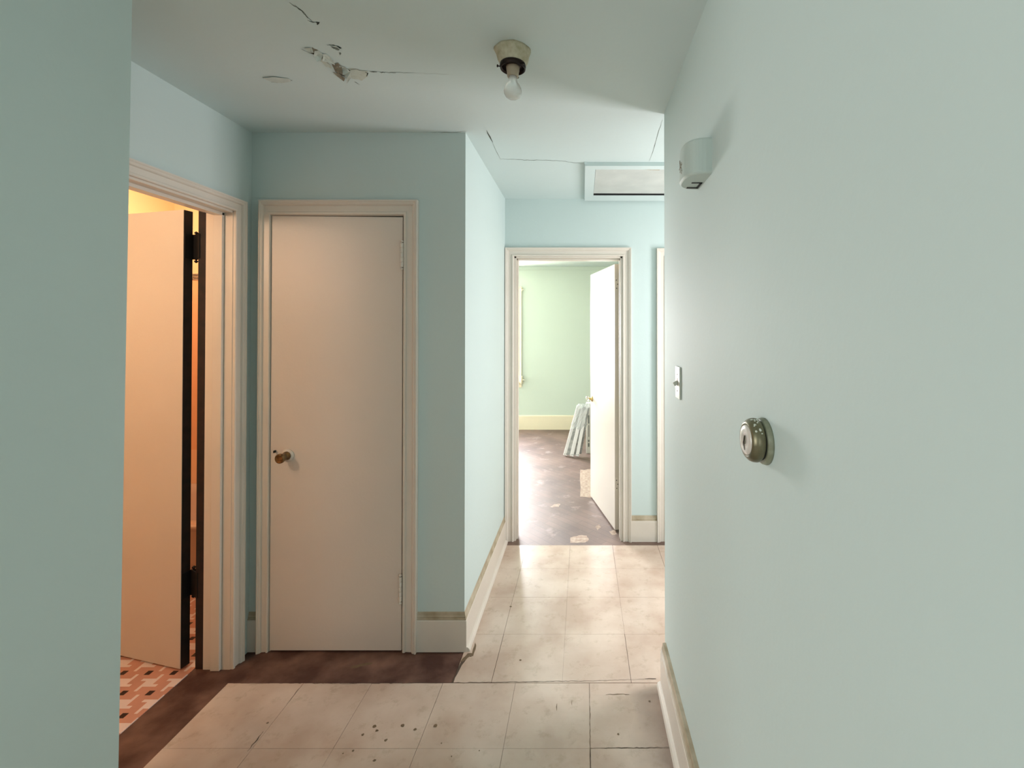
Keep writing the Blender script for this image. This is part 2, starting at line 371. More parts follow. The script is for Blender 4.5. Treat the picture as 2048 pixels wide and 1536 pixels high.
struct('wall_far', boxes((-.65, fx0, YF, YF + .11, FZ, H), (fx1, gx0, YF, YF + .11, FZ, H), (gx1, 1.75, YF, YF + .11, FZ, H), (fx0, fx1, YF, YF + .11, fzt, H), (gx0, gx1, YF, YF + .11, fzt, H)), 'wall', 'aqua wall around the far bedroom doorway', 'wall')
struct('wall_entry', boxes((-3.5, -1.0, -2.3, -2.2, FZ, H), (.24, .352, -2.3, -2.2, FZ, H), (-1.0, .24, -2.3, -2.2, FZ, .6), (-1.0, .24, -2.3, -2.2, 2.25, H)), 'wall', 'wall behind the camera with a large window', 'wall')
struct('wall_living_left', boxes((-3.5, -3.4, -2.2, -1.85, FZ, H), (-3.5, -3.4, -.25, .5, FZ, H), (-3.5, -3.4, -1.85, -.25, FZ, .7), (-3.5, -3.4, -1.85, -.25, 2.2, H)), 'wall', 'left wall of the entry room behind the camera with an added window', 'wall')
struct('wall_living_far', boxes((-3.4, -1.66, .5, .6, FZ, H)), 'wall', 'far wall of the entry room on the left behind the camera', 'wall')
struct('wall_closet_back', boxes((-1.70, XH - .09, 3.1, 3.2, FZ, H)), 'wall', 'back wall inside the closet', 'wall')
# bedroom shell
Z0 = YF + .11
bwx0, bwx1, bwz0, bwz1 = -2.46, -.975, .72, 2.06
struct('wall_bedroom_back', boxes((-2.7, bwx0, 6.78, 6.9, 0, H), (bwx1, 1.5, 6.78, 6.9, 0, H), (bwx0, bwx1, 6.78, 6.9, 0, bwz0), (bwx0, bwx1, 6.78, 6.9, bwz1, H)), 'bedroom_wall', 'pale mint green back wall of the far bedroom', 'wall')
lw0, lw1 = 4.15, 5.25
struct('wall_bedroom_left', boxes((-2.7, -2.6, Z0, lw0, 0, H), (-2.7, -2.6, lw1, 6.78, 0, H), (-2.7, -2.6, lw0, lw1, 0, bwz0), (-2.7, -2.6, lw0, lw1, bwz1, H)), 'bedroom_wall', 'mint green left wall of the far bedroom', 'wall')
struct('wall_bedroom_right', boxes((1.5, 1.6, Z0, 6.78, 0, H)), 'bedroom_wall', 'mint green right wall of the far bedroom', 'wall')
struct('wall_bedroom_near', boxes((-2.6, -.65, 3.46, 3.5, 0, H)), 'bedroom_wall', 'mint green near wall of the far bedroom', 'wall')
# bathroom shell
struct('wall_bathroom_left', boxes((-3.1, -3.0, .6, 3.45, 0, H)), 'bath_wall', 'peach left wall of the bathroom', 'wall')
struct('wall_bathroom_near', boxes((-3.0, -1.66, .6, .66, 0, H)), 'bath_wall', 'peach near wall of the bathroom', 'wall')
bb = struct('wall_bathroom_back', boxes((-3.0, -1.60, 3.33, 3.45, 0, H)), 'bath_wall', 'peach back wall of the bathroom over orange tiling', 'wall')
obj('wall_tiling', boxes((-3.0, -1.70, 3.318, 3.33, .62, 1.86)), 'bath_tile', bb)
obj('border_tile', boxes((-3.0, -1.70, 3.312, 3.33, 1.86, 1.905)), 'bath_band', bb)
obj('lower_tiling', boxes((-3.0, -1.70, 3.314, 3.33, .0, .62)), 'bath_light', bb)
struct('wall_bathroom_right', boxes((-1.75, -1.70, YC + .1, 3.33, 0, H)), 'bath_wall', 'peach right wall beyond the bathroom door', 'wall')

# windows (daylight comes in through them; the living room one is added)
def window(n, axis, fixed, lo, hi, z0, z1, inward, label, m='bedroom_trim', cas=True):
    """axis 'x': window lies in a wall at y=fixed; inward = +-1 direction into the room"""
    w = thing('window_%d' % n, label, 'window', ((lo + hi) / 2, fixed, z0) if axis == 'x' else (fixed, (lo + hi) / 2, z0), 'structure')
    def bx(a0, a1, d0, d1, c0, c1):
        d0, d1 = sorted((fixed + inward * d0, fixed + inward * d1))
        return (a0, a1, d0, d1, c0, c1) if axis == 'x' else (d0, d1, a0, a1, c0, c1)
    f = .035; zm = (z0 + z1) / 2
    obj('window_frame', boxes(bx(lo, lo + f, -.1, -.02, z0, z1), bx(hi - f, hi, -.1, -.02, z0, z1), bx(lo, hi, -.1, -.02, z0, z0 + f), bx(lo, hi, -.1, -.02, z1 - f, z1), bx(lo, hi, -.08, -.03, zm - .02, zm + .02)), m, w)
    obj('window_pane', boxes(bx(lo + f, hi - f, -.07, -.065, z0 + f, z1 - f)), 'pane', w)
    obj('window_sill', boxes(bx(lo - .09, hi + .09, 0, .05, z0 - .025, z0)), m, w)
    if cas:
        a = (1, 0, 0) if axis == 'x' else (0, 1, 0); nn = (0, inward, 0) if axis == 'x' else (inward, 0, 0)
        P = (0, fixed, 0) if axis == 'x' else (fixed, 0, 0)
        obj('window_casing', casing(P, a, nn, lo, hi, z1, .068, z0), m, w)
        obj('window_apron', boxes(bx(lo - .07, hi + .07, 0, .016, z0 - .09, z0 - .025)), m, w)
    return w
w1 = window(1, 'x', 6.78, bwx0, bwx1, bwz0, bwz1, -1, 'window in the mint green back wall, only its right edge seen')
window(2, 'y', -2.6, lw0, lw1, bwz0, bwz1, 1, 'window in the left wall of the bedroom')
window(3, 'y', 1.70, wy0, wy1, wz0, wz1, -1, 'small window at the end of the side hall', 'trim')
window(5, 'y', -3.4, -1.85, -.25, .7, 2.2, 1, 'added unseen window in the left wall of the entry room', 'trim')  # made-up opening for the living room fill light
window(4, 'x', -2.2, -1.0, .24, .6, 2.25, 1, 'large window behind the camera', 'trim')
# curtain hardware on the visible edge of the bedroom window
bm = bmesh.new()
box(bm, -.915, -.895, 6.742, 6.755, 2.06, 2.12); tube(bm, [(-.905, 6.75, 2.10), (-.905, 6.70, 2.10), (-.905, 6.69, 2.075), (-.87, 6.69, 2.08)], .006, 8)
obj('curtain_bracket', bm, 'bedroom_trim', w1)
bm = bmesh.new(); box(bm, -.92, -.89, 6.735, 6.755, .70, .80); tube(bm, [(-.93, 6.72, .745), (-.86, 6.72, .745)], .006, 8); tube(bm, [(-.905, 6.72, .69), (-.905, 6.72, .80)], .009, 8)
obj('curtain_bracket', bm, 'bedroom_trim', w1)

# ------------------------------------------------------------------ trims and doors
def hinge_part(parent, x, y, z0, z1, r, m, finial=True, leaf=None):
    bm = bmesh.new(); n = 5; h = (z1 - z0) / n
    for k in range(n):
        lathe(bm, [(0, 0), (r * .86, 0), (r, .002), (r, h - .002), (r * .86, h), (0, h)], Matrix.Translation((x, y, z0 + k * h)), 12)
    if finial:
        for s, z in ((1, z1), (-1, z0)):
            lathe(bm, [(0, 0), (r * .5, 0), (r * .45, .004), (r * 1.0, .006), (r * 1.05, .009), (r * .5, .014), (0, .016)], axis_m((x, y, z), (0, 0, s)), 12)
    o = obj('hinge', bm, m, parent, True)
    if leaf is not None: obj('hinge_leaf', leaf, m, o)
    return o

# closet door on the shaded wall
t1 = struct('trim_1', casing((0, YC, 0), (1, 0, 0), (0, -1, 0), cx0, cx1, czt, .067, wl=.047), 'trim', 'cream moulded casing around the closed closet door', 'door frame')
obj('door_jamb', boxes((cx0 - .02, cx0 + .002, YC - .001, YC + .1, FZ, czt), (cx1, cx1 + .02, YC - .001, YC + .1, FZ, czt), (cx0, cx1, YC - .001, YC + .1, czt - .002, czt + .02)), 'trim', t1)
d2 = thing('door_2', 'closed narrow cream flush door with a brass knob', 'door', (-1.15, YC, 0), 'structure')
bm = bmesh.new()
dl, dr = cx0 + .004, cx1 - .0065
for (x, z) in (): pass
yD0, yD1 = YC - .006, YC + .029
cs = [(dl, .004), (dr, .004), (dr, czt - .0095), (dl, czt - .0035)]
A = [bm.verts.new((x, yD0, z)) for x, z in cs]; B = [bm.verts.new((x, yD1, z)) for x, z in cs]
bm.faces.new(A); bm.faces.new(B[::-1])
for k in range(4): bm.faces.new((A[k], A[(k + 1) % 4], B[(k + 1) % 4], B[k]))
bmesh.ops.bevel(bm, geom=list(bm.edges), offset=.0012, segments=2, affect='EDGES')
obj('door_slab', bm, 'door', d2)
obj('shade_backing', boxes((cx0, cx1, YC + .035, YC + .05, FZ, czt)), 'black', t1)  # black sheet paints the shade seen through the door gaps
kx, kz = -1.378, .912
bm = bmesh.new(); lathe(bm, [(0, 0), (.028, 0), (.030, .002), (.029, .004), (.022, .008), (.012, .010), (0, .010)], axis_m((kx, yD0, kz), (0, -1, 0)), 36)
rose = obj('knob_rose', bm, 'hinge_paint', d2, True); tag(rose, 'painted-over round rose plate')
bm = bmesh.new(); lathe(bm, [(0, .008), (.020, .008), (.0205, .012), (.0175, .018), (.0165, .030), (.0185, .040), (.0215, .046), (.0225, .052), (.0215, .057), (.0185, .060), (.0165, .0585), (.006, .058), (0, .059)], axis_m((kx, yD0, kz), (-.05, -1, -.02)), 36)
kn = obj('door_knob', bm, 'brass', d2, True); tag(kn, 'tarnished brass knob')
bm = bmesh.new(); box(bm, -1.438, -1.433, YC - .02, YC - .0075, .926, .936)
obj('latch_hole', bm, 'black', t1)
hinge_part(d2, cx1 - .007, YC - .016, 1.792, 1.905, .0078, 'hinge_paint')
hinge_part(d2, cx1 - .009, YC - .016, .238, .350, .0078, 'hinge_paint')

# bathroom doorway
t2 = struct('trim_2', casing((XA, 0, 0), (0, 1, 0), (1, 0, 0), dy0, dy1 - .010, dzt - .005, .054, FZ), 'trim', 'cream moulded casing around the bathroom doorway', 'door frame')
obj('door_jamb', boxes((jx0, jx1 + .001, dy1 - .012, dy1 + .005, FZ, dzt), (jx0, jx1 + .001, dy0 - .005, dy0 + .012, FZ, dzt), (jx0, jx1 + .001, dy0, dy1, dzt - .014, dzt + .002)), 'trim', t2)
obj('door_stop', boxes((jx0 + .042, jx0 + .082, dy1 - .026, dy1 - .012, 0, dzt), (jx0 + .042, jx0 + .082, dy0, dy1, dzt - .028, dzt - .014), bev=.002), 'trim', t2)
# bare rabbet at the back of the jamb, dark unpainted wood
rb = obj('jamb_rabbet', boxes((jx0 - .034, jx0 + .001, dy1 - .0118, dy1 + .02, 0, dzt)), 'dark_wood', t2); tag(rb, 'bare dark wood edge')
rb2 = obj('head_rabbet', boxes((jx0 - .012, jx0 + .001, dy0, dy1, dzt - .012, dzt + .03)), 'trim', t2)
hx, hy = -1.768, 2.008; ang = math.atan2(.0875, -.364)
d1 = thing('door_1', 'cream flush bathroom door swung open into the bathroom', 'door', (hx, hy, 0), 'structure')
u = Vector((math.cos(ang), math.sin(ang), 0)); nrm = Vector((-u.y, u.x, 0))
if nrm.y > 0: nrm = -nrm      # nrm points to the camera
Md = Matrix.Translation((hx, hy, 0)) @ Matrix(((u.x, -nrm.x, 0, 0), (u.y, -nrm.y, 0, 0), (0, 0, 1, 0), (0, 0, 0, 1)))
bm = bmesh.new(); box(bm, .0, .70, 0, .036, .008, 2.032, mtx=Md); obj('door_slab', bm, 'door', d1)
bm = bmesh.new(); box(bm, -.002, .0005, .0015, .037, .008, 2.031, mtx=Md)
eo = obj('door_edge', bm, 'dark_wood', d1); tag(eo, 'bare dark wood hinge edge')
for zc in (1.872, .368):
    z0, z1 = zc - .056, zc + .056
    lf = bmesh.new()
    a = Md @ Vector((-.003, .004, 0)); b = Md @ Vector((-.003, .037, 0))
    for (p, q) in ((Md @ Vector((-.0035, .003, 0)), Md @ Vector((-.0035, .042, 0))), (Md @ Vector((-.0035, .040, 0)), Vector((jx0 - .026, dy1 - .014, 0)))):
        d = (q - p); L_ = d.length; ax = math.atan2(d.y, d.x)
        box(lf, 0, L_, -.0015, .0015, z0, z1, mtx=Matrix.Translation((p.x, p.y, 0)) @ Matrix.Rotation(ax, 4, 'Z'))
    pc = Md @ Vector((-.012, .045, 0))
    hinge_part(d1, pc.x, pc.y, z0, z1, .0075, 'hinge_black', True, lf)

# far bedroom doorway
t3 = struct('trim_3', casing((0, YF, 0), (1, 0, 0), (0, -1, 0), fx0 - .004, fx1 + .002, fzt, .060), 'trim', 'cream moulded casing around the far bedroom doorway', 'door frame')
obj('door_jamb', boxes((fx0 - .01, fx0 + .012, YF - .002, Z0 + .002, FZ, fzt), (fx1 - .012, fx1 + .01, YF - .002, Z0 + .002, FZ, fzt), (fx0, fx1, YF - .002, Z0 + .002, fzt - .012, fzt + .01)), 'trim', t3)
obj('door_stop', boxes((fx0 + .012, fx0 + .022, YF + .03, YF + .07, 0, fzt - .012), (fx1 - .018, fx1 - .012, YF + .03, YF + .07, 0, fzt - .012), (fx0 + .012, fx1 - .012, YF + .03, YF + .07, fzt - .024, fzt - .012), bev=.002), 'trim', t3)
obj('door_casing_inner', casing((0, Z0, 0), (1, 0, 0), (0, 1, 0), fx0 - .004, fx1 + .002, fzt, .085), 'bedroom_trim', t3)
d3 = thing('door_3', 'cream bedroom door standing open into the green room', 'door', (.24, 3.39, 0), 'structure')
hx3, hy3 = .240, 3.375
u3 = Vector((.070 - hx3, 4.075 - hy3, 0)).normalized(); n3 = Vector((-u3.y, u3.x, 0))   # n3 points left, towards -X
M3 = Matrix.Translation((hx3, hy3, 0)) @ Matrix(((u3.x, -n3.x, 0, 0), (u3.y, -n3.y, 0, 0), (0, 0, 1, 0), (0, 0, 0, 1)))
bm = bmesh.new(); box(bm, 0, .715, 0, .034, .012, 1.985, mtx=M3); 
bmesh.ops.bevel(bm, geom=list(bm.edges), offset=.0015, segments=2, affect='EDGES'); obj('door_slab', bm, 'door', d3)
def leaf3(z0, z1):
    lf = bmesh.new(); box(lf, -.0022, 0, .003, .031, z0, z1, mtx=M3)
    return lf
for z0, z1 in ((1.785, 1.885), (.30, .40)):
    pc = M3 @ Vector((-.004, .037, 0))
    hp = hinge_part(d3, pc.x, pc.y, z0, z1, .006, 'hinge_paint', True, leaf3(z0, z1))
    bm = bmesh.new()
    for k, (yy, zz) in enumerate(((.014, .02), (.022, .05), (.012, .08))):
        lathe(bm, [(0, 0), (.004, 0), (.003, .001), (0, .0014)], axis_m(M3 @ Vector((-.0022, yy, z0 + zz)), -u3), 10)
    obj('hinge_screw', bm, 'dark_wood', hp)
kc = M3 @ Vector((.655, 0, .885))
bm = bmesh.new(); lathe(bm, [(0, 0), (.024, 0), (.026, .003), (.022, .007), (.010, .010), (.009, .022), (.013, .026), (.015, .030), (0, .030)], axis_m(kc, n3), 28)
ks = obj('knob_rose', bm, 'brass_bright', d3, True); tag(ks, 'brass rose and neck')
bm = bmesh.new(); lathe(bm, [(0, .030), (.013, .030), (.022, .036), (.025, .044), (.023, .052), (.012, .057), (0, .058)], axis_m(kc, n3), 12)
tag(obj('door_knob', bm, 'crystal', d3), 'clear glass knob')

# second far doorway, only its left casing shows
t4 = struct('trim_4', casing((0, YF, 0), (1, 0, 0), (0, -1, 0), gx0, gx1, 2.005, .068), 'trim', 'cream casing strip right of the bedroom doorway, beside the near right wall', 'door frame')
d4 = thing('door_4', 'cream door at the far right, hidden behind the right wall', 'door', (.95, YF, 0), 'structure')
obj('door_slab', boxes((gx0 + .003, gx1 - .003, YF + .02, YF + .055, .005, fzt)), 'door', d4)

# baseboards
baseboard('baseboard_closet', [(-.771, YC), (XH, YC), (XH, YF)], .0115, 'cream baseboard turning the corner into the narrow passage', shoe=False)
bm = bmesh.new(); sweep(bm, [(XH + .0115, YC - .008), (XH + .0115, YF - .03)], SHOE)
o = bpy.data.objects['baseboard_closet']; obj('shoe_moulding', bm, 'trim', o)
baseboard('baseboard_closet_left', [(XA, YC), (-1.510, YC)], .0115, 'short cream baseboard piece between the two door casings', shoe=False)
bpy.data.objects['baseboard_closet_left'].name = 'baseboard_corner'
baseboard('baseboard_far', [(fx1 + .062, YF), (gx0 - .069, YF)], .016, 'cream baseboard between the far doorway and the right casing', shoe=False)
baseboard('baseboard_right', [(X_R, 1.925), (X_R, -2.2)], .024, 'cream baseboard along the foot of the right wall', shoe=True)
baseboard('baseboard_left', [(-1.12, .5), (-1.12, 1.10)], .012, 'baseboard along the near left wall', shoe=False)
bm = bmesh.new(); sweep(bm, [(-.90, 6.78), (1.5, 6.78)], [(0, 0), (.018, 0), (.018, .20), (.012, .212), (0, .212)])
bm2 = bm; struct('baseboard_bedroom', bm2, 'bedroom_trim', 'tall cream baseboard along the mint green bedroom wall', 'baseboard')
bm = bmesh.new(); sweep(bm, [(-2.6, 6.78), (-.90, 6.78)], [(0, 0), (.018, 0), (.018, .20), (.012, .212), (0, .212)])
struct('baseboard_bedroom_left', bm, 'bedroom_trim', 'cream baseboard under the bedroom window', 'baseboard')
bm = bmesh.new(); sweep(bm, [(-.62, 6.78), (1.5, 6.78)], [(0, H), (.016, H), (.014, H - .035), (.004, H - .05), (0, H - .05)])
struct('trim_5', boxes((-2.6, 1.5, 6.762, 6.78, H - .05, H)), 'bedroom_wall', 'picture rail moulding under the bedroom ceiling', 'moulding'); bm.free()

# ------------------------------------------------------------------ attic hatch
hz = H - .022
at = thing('attic_hatch', 'white framed attic hatch in the ceiling before the far wall', 'hatch', (.35, 2.85, H))
ax0, ax1, ay0, ay1 = .014, .76, 2.515, 3.205
ix0, ix1, iy0, iy1 = .074, .70, 2.572, 3.078
bm = bmesh.new()
for b in ((ax0, ax1, ay0, iy0, hz, H), (ax0, ax1, iy1, ay1, hz, H), (ax0, ix0, iy0, iy1, hz, H), (ix1, ax1, iy0, iy1, hz, H)): box(bm, *b)
obj('hatch_frame', bm, 'ceiling', at)
bm = bmesh.new()
box(bm, ax0 - .004, ax0 + .010, ay0 - .004, ay1, H - .012, H); obj('frame_bead', bm, 'ceiling', at)
bm = bmesh.new()   # loose board, lower at the near edge, the dark slit at the back is a painted black strip
z_a, z_b = hz + .005, hz + .010
P = [(ix0 + .002, iy0 + .0015, z_a), (ix1, iy0 + .006, z_a + .002), (ix1, iy1 - .011, z_b), (ix0 + .002, iy1 - .018, z_b)]
A = [bm.verts.new(p) for p in P]; B = [bm.verts.new((p[0], p[1], p[2] + .008)) for p in P]
bm.faces.new(A); bm.faces.new(B)
for k in range(4): bm.faces.new((A[k], A[(k + 1) % 4], B[(k + 1) % 4], B[k]))
obj('hatch_panel', bm, 'hatch', at)
obj('gap_shade', boxes((ix0, ix1, iy0, iy1, H - .0025, H - .0005), (ix0, ix1, iy1 - .001, iy1 + .0004, hz + .002, H)), 'black', at)  # black sheet and strip paint the shade inside the hatch slit
bm = bmesh.new(); x0_, y0_ = .30, iy0 + .004
vs = [bm.verts.new(p) for p in ((.31, y0_ - .001, hz + .0045), (.40, y0_ + .012, hz + .0045), (.445, y0_ + .004, hz + .0045), (.44, y0_ + .022, hz + .0045), (.39, y0_ + .018, hz + .0045))]
bm.faces.new(vs); obj('split_edge', bm, 'dirty_cap', at)

# ------------------------------------------------------------------ ceiling damage
ceil = bpy.data.objects['ceiling']
def strip(pts, w, m, name='plaster_crack', plane='c'):
    bm = bmesh.new(); g = CP if plane == 'c' else FP; z = H - .0008 if plane == 'c' else .0006
    P = []
    for a, b in zip(pts, pts[1:]):      # subdivide with a ragged wander
        n = max(2, int(math.hypot(b[0] - a[0], b[1] - a[1]) / 6))
        for k in range(n):
            t = k / n; P.append((a[0] + (b[0] - a[0]) * t + random.uniform(-.8, .8), a[1] + (b[1] - a[1]) * t + random.uniform(-.8, .8)))
    P.append(pts[-1]); Q = [Vector(g(*p)) for p in P]; L_, R_ = [], []
    for i, q in enumerate(Q):
        d = (Q[min(i + 1, len(Q) - 1)] - Q[max(i - 1, 0)]).normalized(); n = Vector((-d.y, d.x))
        t = i / (len(Q) - 1); ww = w * (.25 + math.sin(math.pi * min(max(t, .06), .94))) * random.uniform(.4, 1.1) * .5
        L_.append(bm.verts.new((*(q + n * ww), z))); R_.append(bm.verts.new((*(q - n * ww), z)))
    for i in range(len(Q) - 1): bm.faces.new((L_[i], L_[i + 1], R_[i + 1], R_[i]))
    return obj(name, bm, m, ceil if plane == 'c' else bpy.data.objects['floor_entry_tile'])
strip([(972, 258), (978, 272), (985, 283)], .005, 'crack_dark')
strip([(983, 280), (990, 298), (1000, 317)], .002, 'crack')
strip([(1000, 317), (1060, 319), (1112, 320), (1168, 326)], .0045, 'crack')
strip([(1325, 238), (1318, 262), (1310, 290), (1299, 320)], .0025, 'crack')
strip([(735, 139), (770, 142), (830, 143)], .002, 'crack')
strip([(830, 143), (870, 145), (905, 146)], .0012, 'crack_faint')
strip([(522, 152), (540, 160), (560, 162), (582, 158)], .006, 'crack_dark')
strip([(585, 5), (605, 22), (622, 40)], .003, 'crack')
strip([(600, 95), (640, 112), (660, 128)], .003, 'crack')
strip([(690, 140), (705, 135), (735, 140)], .0035, 'crack')
strip([(860, 262), (895, 263), (931, 261)], .003, 'crack')

def flake(poly, drop, m, name='peeling_paint', curl=None):
    """a curled piece of paint: outline in ceiling coordinates, hanging edge on side 'curl'"""
    g = [Vector(CP(*p)) for p in poly]; c = sum(g, Vector((0, 0))) / len(g); bm = bmesh.new()
    cv = Vector(curl).normalized() if curl else Vector((0, 0)); ext = max((q - c).length for q in g)
    rings = []
    for s in (1.0, .8, .55, .3):
        ring = []
        for q in g:
            d = (q - c) * s; h = 0
            if curl: h = max(0, d.dot(cv) / ext) ** 1.4 * drop
            h += abs(noise.noise(Vector((d.x * 60, d.y * 60, drop * 100)))) * .003
            ring.append(bm.verts.new((c.x + d.x - cv.x * h * .5, c.y + d.y - cv.y * h * .5, H - .0012 - h)))
        rings.append(ring)
    n = len(g)
    for A, B in zip(rings, rings[1:]):
        for k in range(n): bm.faces.new((A[k], A[(k + 1) % n], B[(k + 1) % n], B[k]))
    bm.faces.new(rings[-1])
    # give it real thickness
    o = obj(name, bm, m, ceil)
    sd = o.modifiers.new('thick', 'SOLIDIFY'); sd.thickness = .0009
    return o
def scab(poly, m, name):
    bm = bmesh.new(); P = []
    for a, b in zip(poly, poly[1:] + poly[:1]):
        for k in range(3):
            t = k / 3; P.append(CP(a[0] + (b[0] - a[0]) * t + random.uniform(-1.2, 1.2), a[1] + (b[1] - a[1]) * t + random.uniform(-1.2, 1.2)))
    bm.faces.new([bm.verts.new((x, y, H - .0006)) for x, y in P]); bmesh.ops.triangulate(bm, faces=bm.faces)
    return obj(name, bm, m, ceil)
# bare patches where the paint has gone
scab([(612, 93), (622, 92), (632, 96), (631, 103), (624, 104), (616, 100)], 'plaster', 'bare_patch')
scab([(624, 108), (640, 104), (643, 112), (636, 118), (628, 113)], 'plaster', 'bare_patch')
scab([(662, 128), (676, 126), (690, 134), (698, 138), (694, 150), (682, 148), (668, 140)], 'plaster', 'bare_patch')
scab([(655, 86), (668, 87), (680, 93), (674, 97), (664, 94)], 'crack', 'bare_patch')
scab([(674, 100), (680, 104), (678, 108)], 'crack', 'bare_patch')
scab([(628, 40), (634, 42), (638, 40), (633, 46)], 'crack_dark', 'bare_patch')
strip([(616, 99), (624, 104), (630, 101)], .006, 'crack_dark')
strip([(625, 111), (634, 114), (638, 119)], .006, 'crack_dark')
strip([(656, 120), (660, 123), (664, 127)], .006, 'crack_dark')
strip([(668, 140), (682, 148), (694, 150)], .005, 'crack_dark')
strip([(672, 141), (682, 142), (692, 147)], .004, 'crack_dark')
flake([(626, 98), (634, 97), (643, 104), (640, 112), (632, 112), (625, 107)], .022, 'flake', curl=(-.4, .9))
flake([(644, 106), (656, 110), (664, 118), (655, 119), (641, 115)], .010, 'flake', curl=(-.6, .7))
flake([(664, 126), (674, 122), (681, 130), (686, 138), (676, 140), (668, 135)], .020, 'plaster', curl=(.5, .8))
flake([(680, 135), (692, 134), (699, 140), (696, 147), (686, 143)], .022, 'flake', curl=(.2, .9))
flake([(664, 141), (676, 144), (689, 152), (687, 156), (672, 149)], .010, 'plaster', curl=(0, .9))
flake([(655, 86), (670, 88), (681, 94), (672, 91)], .006, 'flake', curl=(.5, .8))
flake([(524, 152), (545, 150), (575, 154), (580, 159), (560, 162), (540, 160)], .006, 'flake', curl=(0, .9))

scab([(690, 134), (715, 136), (733, 140), (734, 150), (722, 158), (700, 154)], 'stained', 'water_stain')
scab([(640, 112), (655, 122), (662, 134), (650, 130), (638, 120)], 'stained', 'water_stain')
strip([(652, 86), (662, 90), (676, 94)], .005, 'crack_dark'); strip([(660, 92), (670, 92), (674, 97)], .004, 'crack')
strip([(728, 141), (733, 143), (731, 150)], .004, 'crack_dark'); strip([(736, 140), (744, 141), (752, 141)], .005, 'crack_dark')
strip([(758, 142), (764, 142), (768, 143)], .005, 'crack'); strip([(778, 142), (790, 143)], .004, 'crack')
strip([(706, 160), (712, 164), (718, 167)], .003, 'crack'); strip([(540, 161), (551, 163), (563, 162)], .007, 'crack_dark'); strip([(567, 161), (574, 161)], .005, 'crack_dark')
strip([(575, 0), (596, 14), (612, 32)], .004, 'crack'); strip([(612, 36), (622, 40), (632, 42)], .004, 'crack')
flake([(606, 92), (620, 91), (628, 97), (620, 100), (610, 97)], .012, 'flake', curl=(.6, .6))
flake([(636, 104), (650, 104), (660, 112), (668, 122), (656, 118), (644, 112)], .016, 'flake', curl=(-.3, .8))
flake([(676, 128), (688, 130), (698, 136), (688, 140), (680, 136)], .024, 'flake', curl=(.3, .8))
flake([(690, 146), (698, 142), (700, 152), (694, 160), (690, 154)], .014, 'flake', curl=(.2, .9))
# ------------------------------------------------------------------ ceiling bulb
bx_, by_ = -.232, 1.505
lt = thing('ceiling_bulb_fitting', 'bare unlit light bulb in a dark ceiling ring, hanging from a stained base', 'light', (bx_, by_, H))
bm = bmesh.new(); lathe(bm, [(0, 0), (.060, 0), (.058, .006), (.054, .016), (.051, .03), (.042, .044), (.034, .052), (0, .052)], axis_m((bx_, by_, H), (0, 0, -1)), 36, .09)
tag(obj('ceiling_base', bm, 'canopy', lt, True), 'lumpy stained cream base')
bm = bmesh.new(); lathe(bm, [(.018, .046), (.0425, .046), (.0435, .052), (.042, .060), (.0385, .062), (.036, .052), (.018, .050)], axis_m((bx_, by_, H), (0, 0, -1)), 40)
lathe(bm, [(0, .0525), (.037, .0525), (.037, .0545), (0, .0545)], axis_m((bx_, by_, H), (0, 0, -1)), 40)
ring = obj('gallery_ring', bm, 'dark_bronze', lt, True)
for a in (200, 320, 80):
    d = Vector((math.cos(R(a)), math.sin(R(a)), 0)); p = Vector((bx_, by_, H - .060)) + d * .040
    bm = bmesh.new(); tube(bm, [p, p + d * .010], .0018, 8); lathe(bm, [(0, 0), (.0042, 0), (.0042, .004), (0, .005)], axis_m(p + d * .009, d), 12)
    obj('thumbscrew', bm, 'dark_bronze', ring)
bm = bmesh.new(); lathe(bm, [(0, .050), (.023, .050), (.022, .058), (.0215, .066), (.020, .070), (.019, .084), (.0175, .088), (.014, .088), (.014, .084), (0, .084)], axis_m((bx_, by_, H), (0, 0, -1)), 32)
obj('lamp_socket', bm, 'porcelain', lt, True)
prof = [(.0135, .082), (.0138, .092), (.0142, .100), (.017, .108), (.0235, .116), (.0282, .126), (.0298, .1355), (.0285, .1445), (.024, .1525), (.0165, .158), (.008, .1605), (0, .161)]
bm = bmesh.new(); lathe(bm, [(0, .082)] + prof, axis_m((bx_, by_, H), (0, 0, -1)), 36)
obj('light_bulb', bm, 'bulb', lt, True)

# ------------------------------------------------------------------ wall detector
dy, dd, dw = 1.304, .068, .075
det = thing('wall_detector', 'white plastic alarm box with rounded front high on the right wall', 'alarm', (X_R, dy, 1.93))
def d_outline(sc=1.0, n=22):
    out = []
    for k in range(n + 1):
        t = math.pi * k / n; c_, s_ = math.cos(t), math.sin(t); e = 2 / 2.7
        out.append((X_R - dd * sc * abs(s_) ** e, dy - dw * sc * math.copysign(abs(c_) ** e, c_)))
    return out
bm = bmesh.new(); lev = [(1.927, .93), (1.929, .97), (1.933, 1.0), (2.020, 1.0), (2.0245, .975), (2.0265, .93)]
rings = []
for z, s in lev:
    rings.append([bm.verts.new((x, y, z)) for x, y in d_outline(s)])
for A, B in zip(rings, rings[1:]):
    for k in range(len(A)): bm.faces.new((A[k], A[(k + 1) % len(A)], B[(k + 1) % len(A)], B[k]))
bm.faces.new(rings[0]); bm.faces.new(rings[-1])
obj('case', bm, 'alarm_case', det)
bm = bmesh.new()
for b in ((.316, .346, 1.308, 1.314, 1.9255, 1.9275), (.312, .346, 1.352, 1.362, 1.9255, 1.9275), (.340, .347, 1.308, 1.362, 1.9255, 1.9275)): box(bm, *b)
obj('vent_slot', bm, 'black', det)
bm = bmesh.new(); fx = X_R - dd - .0006
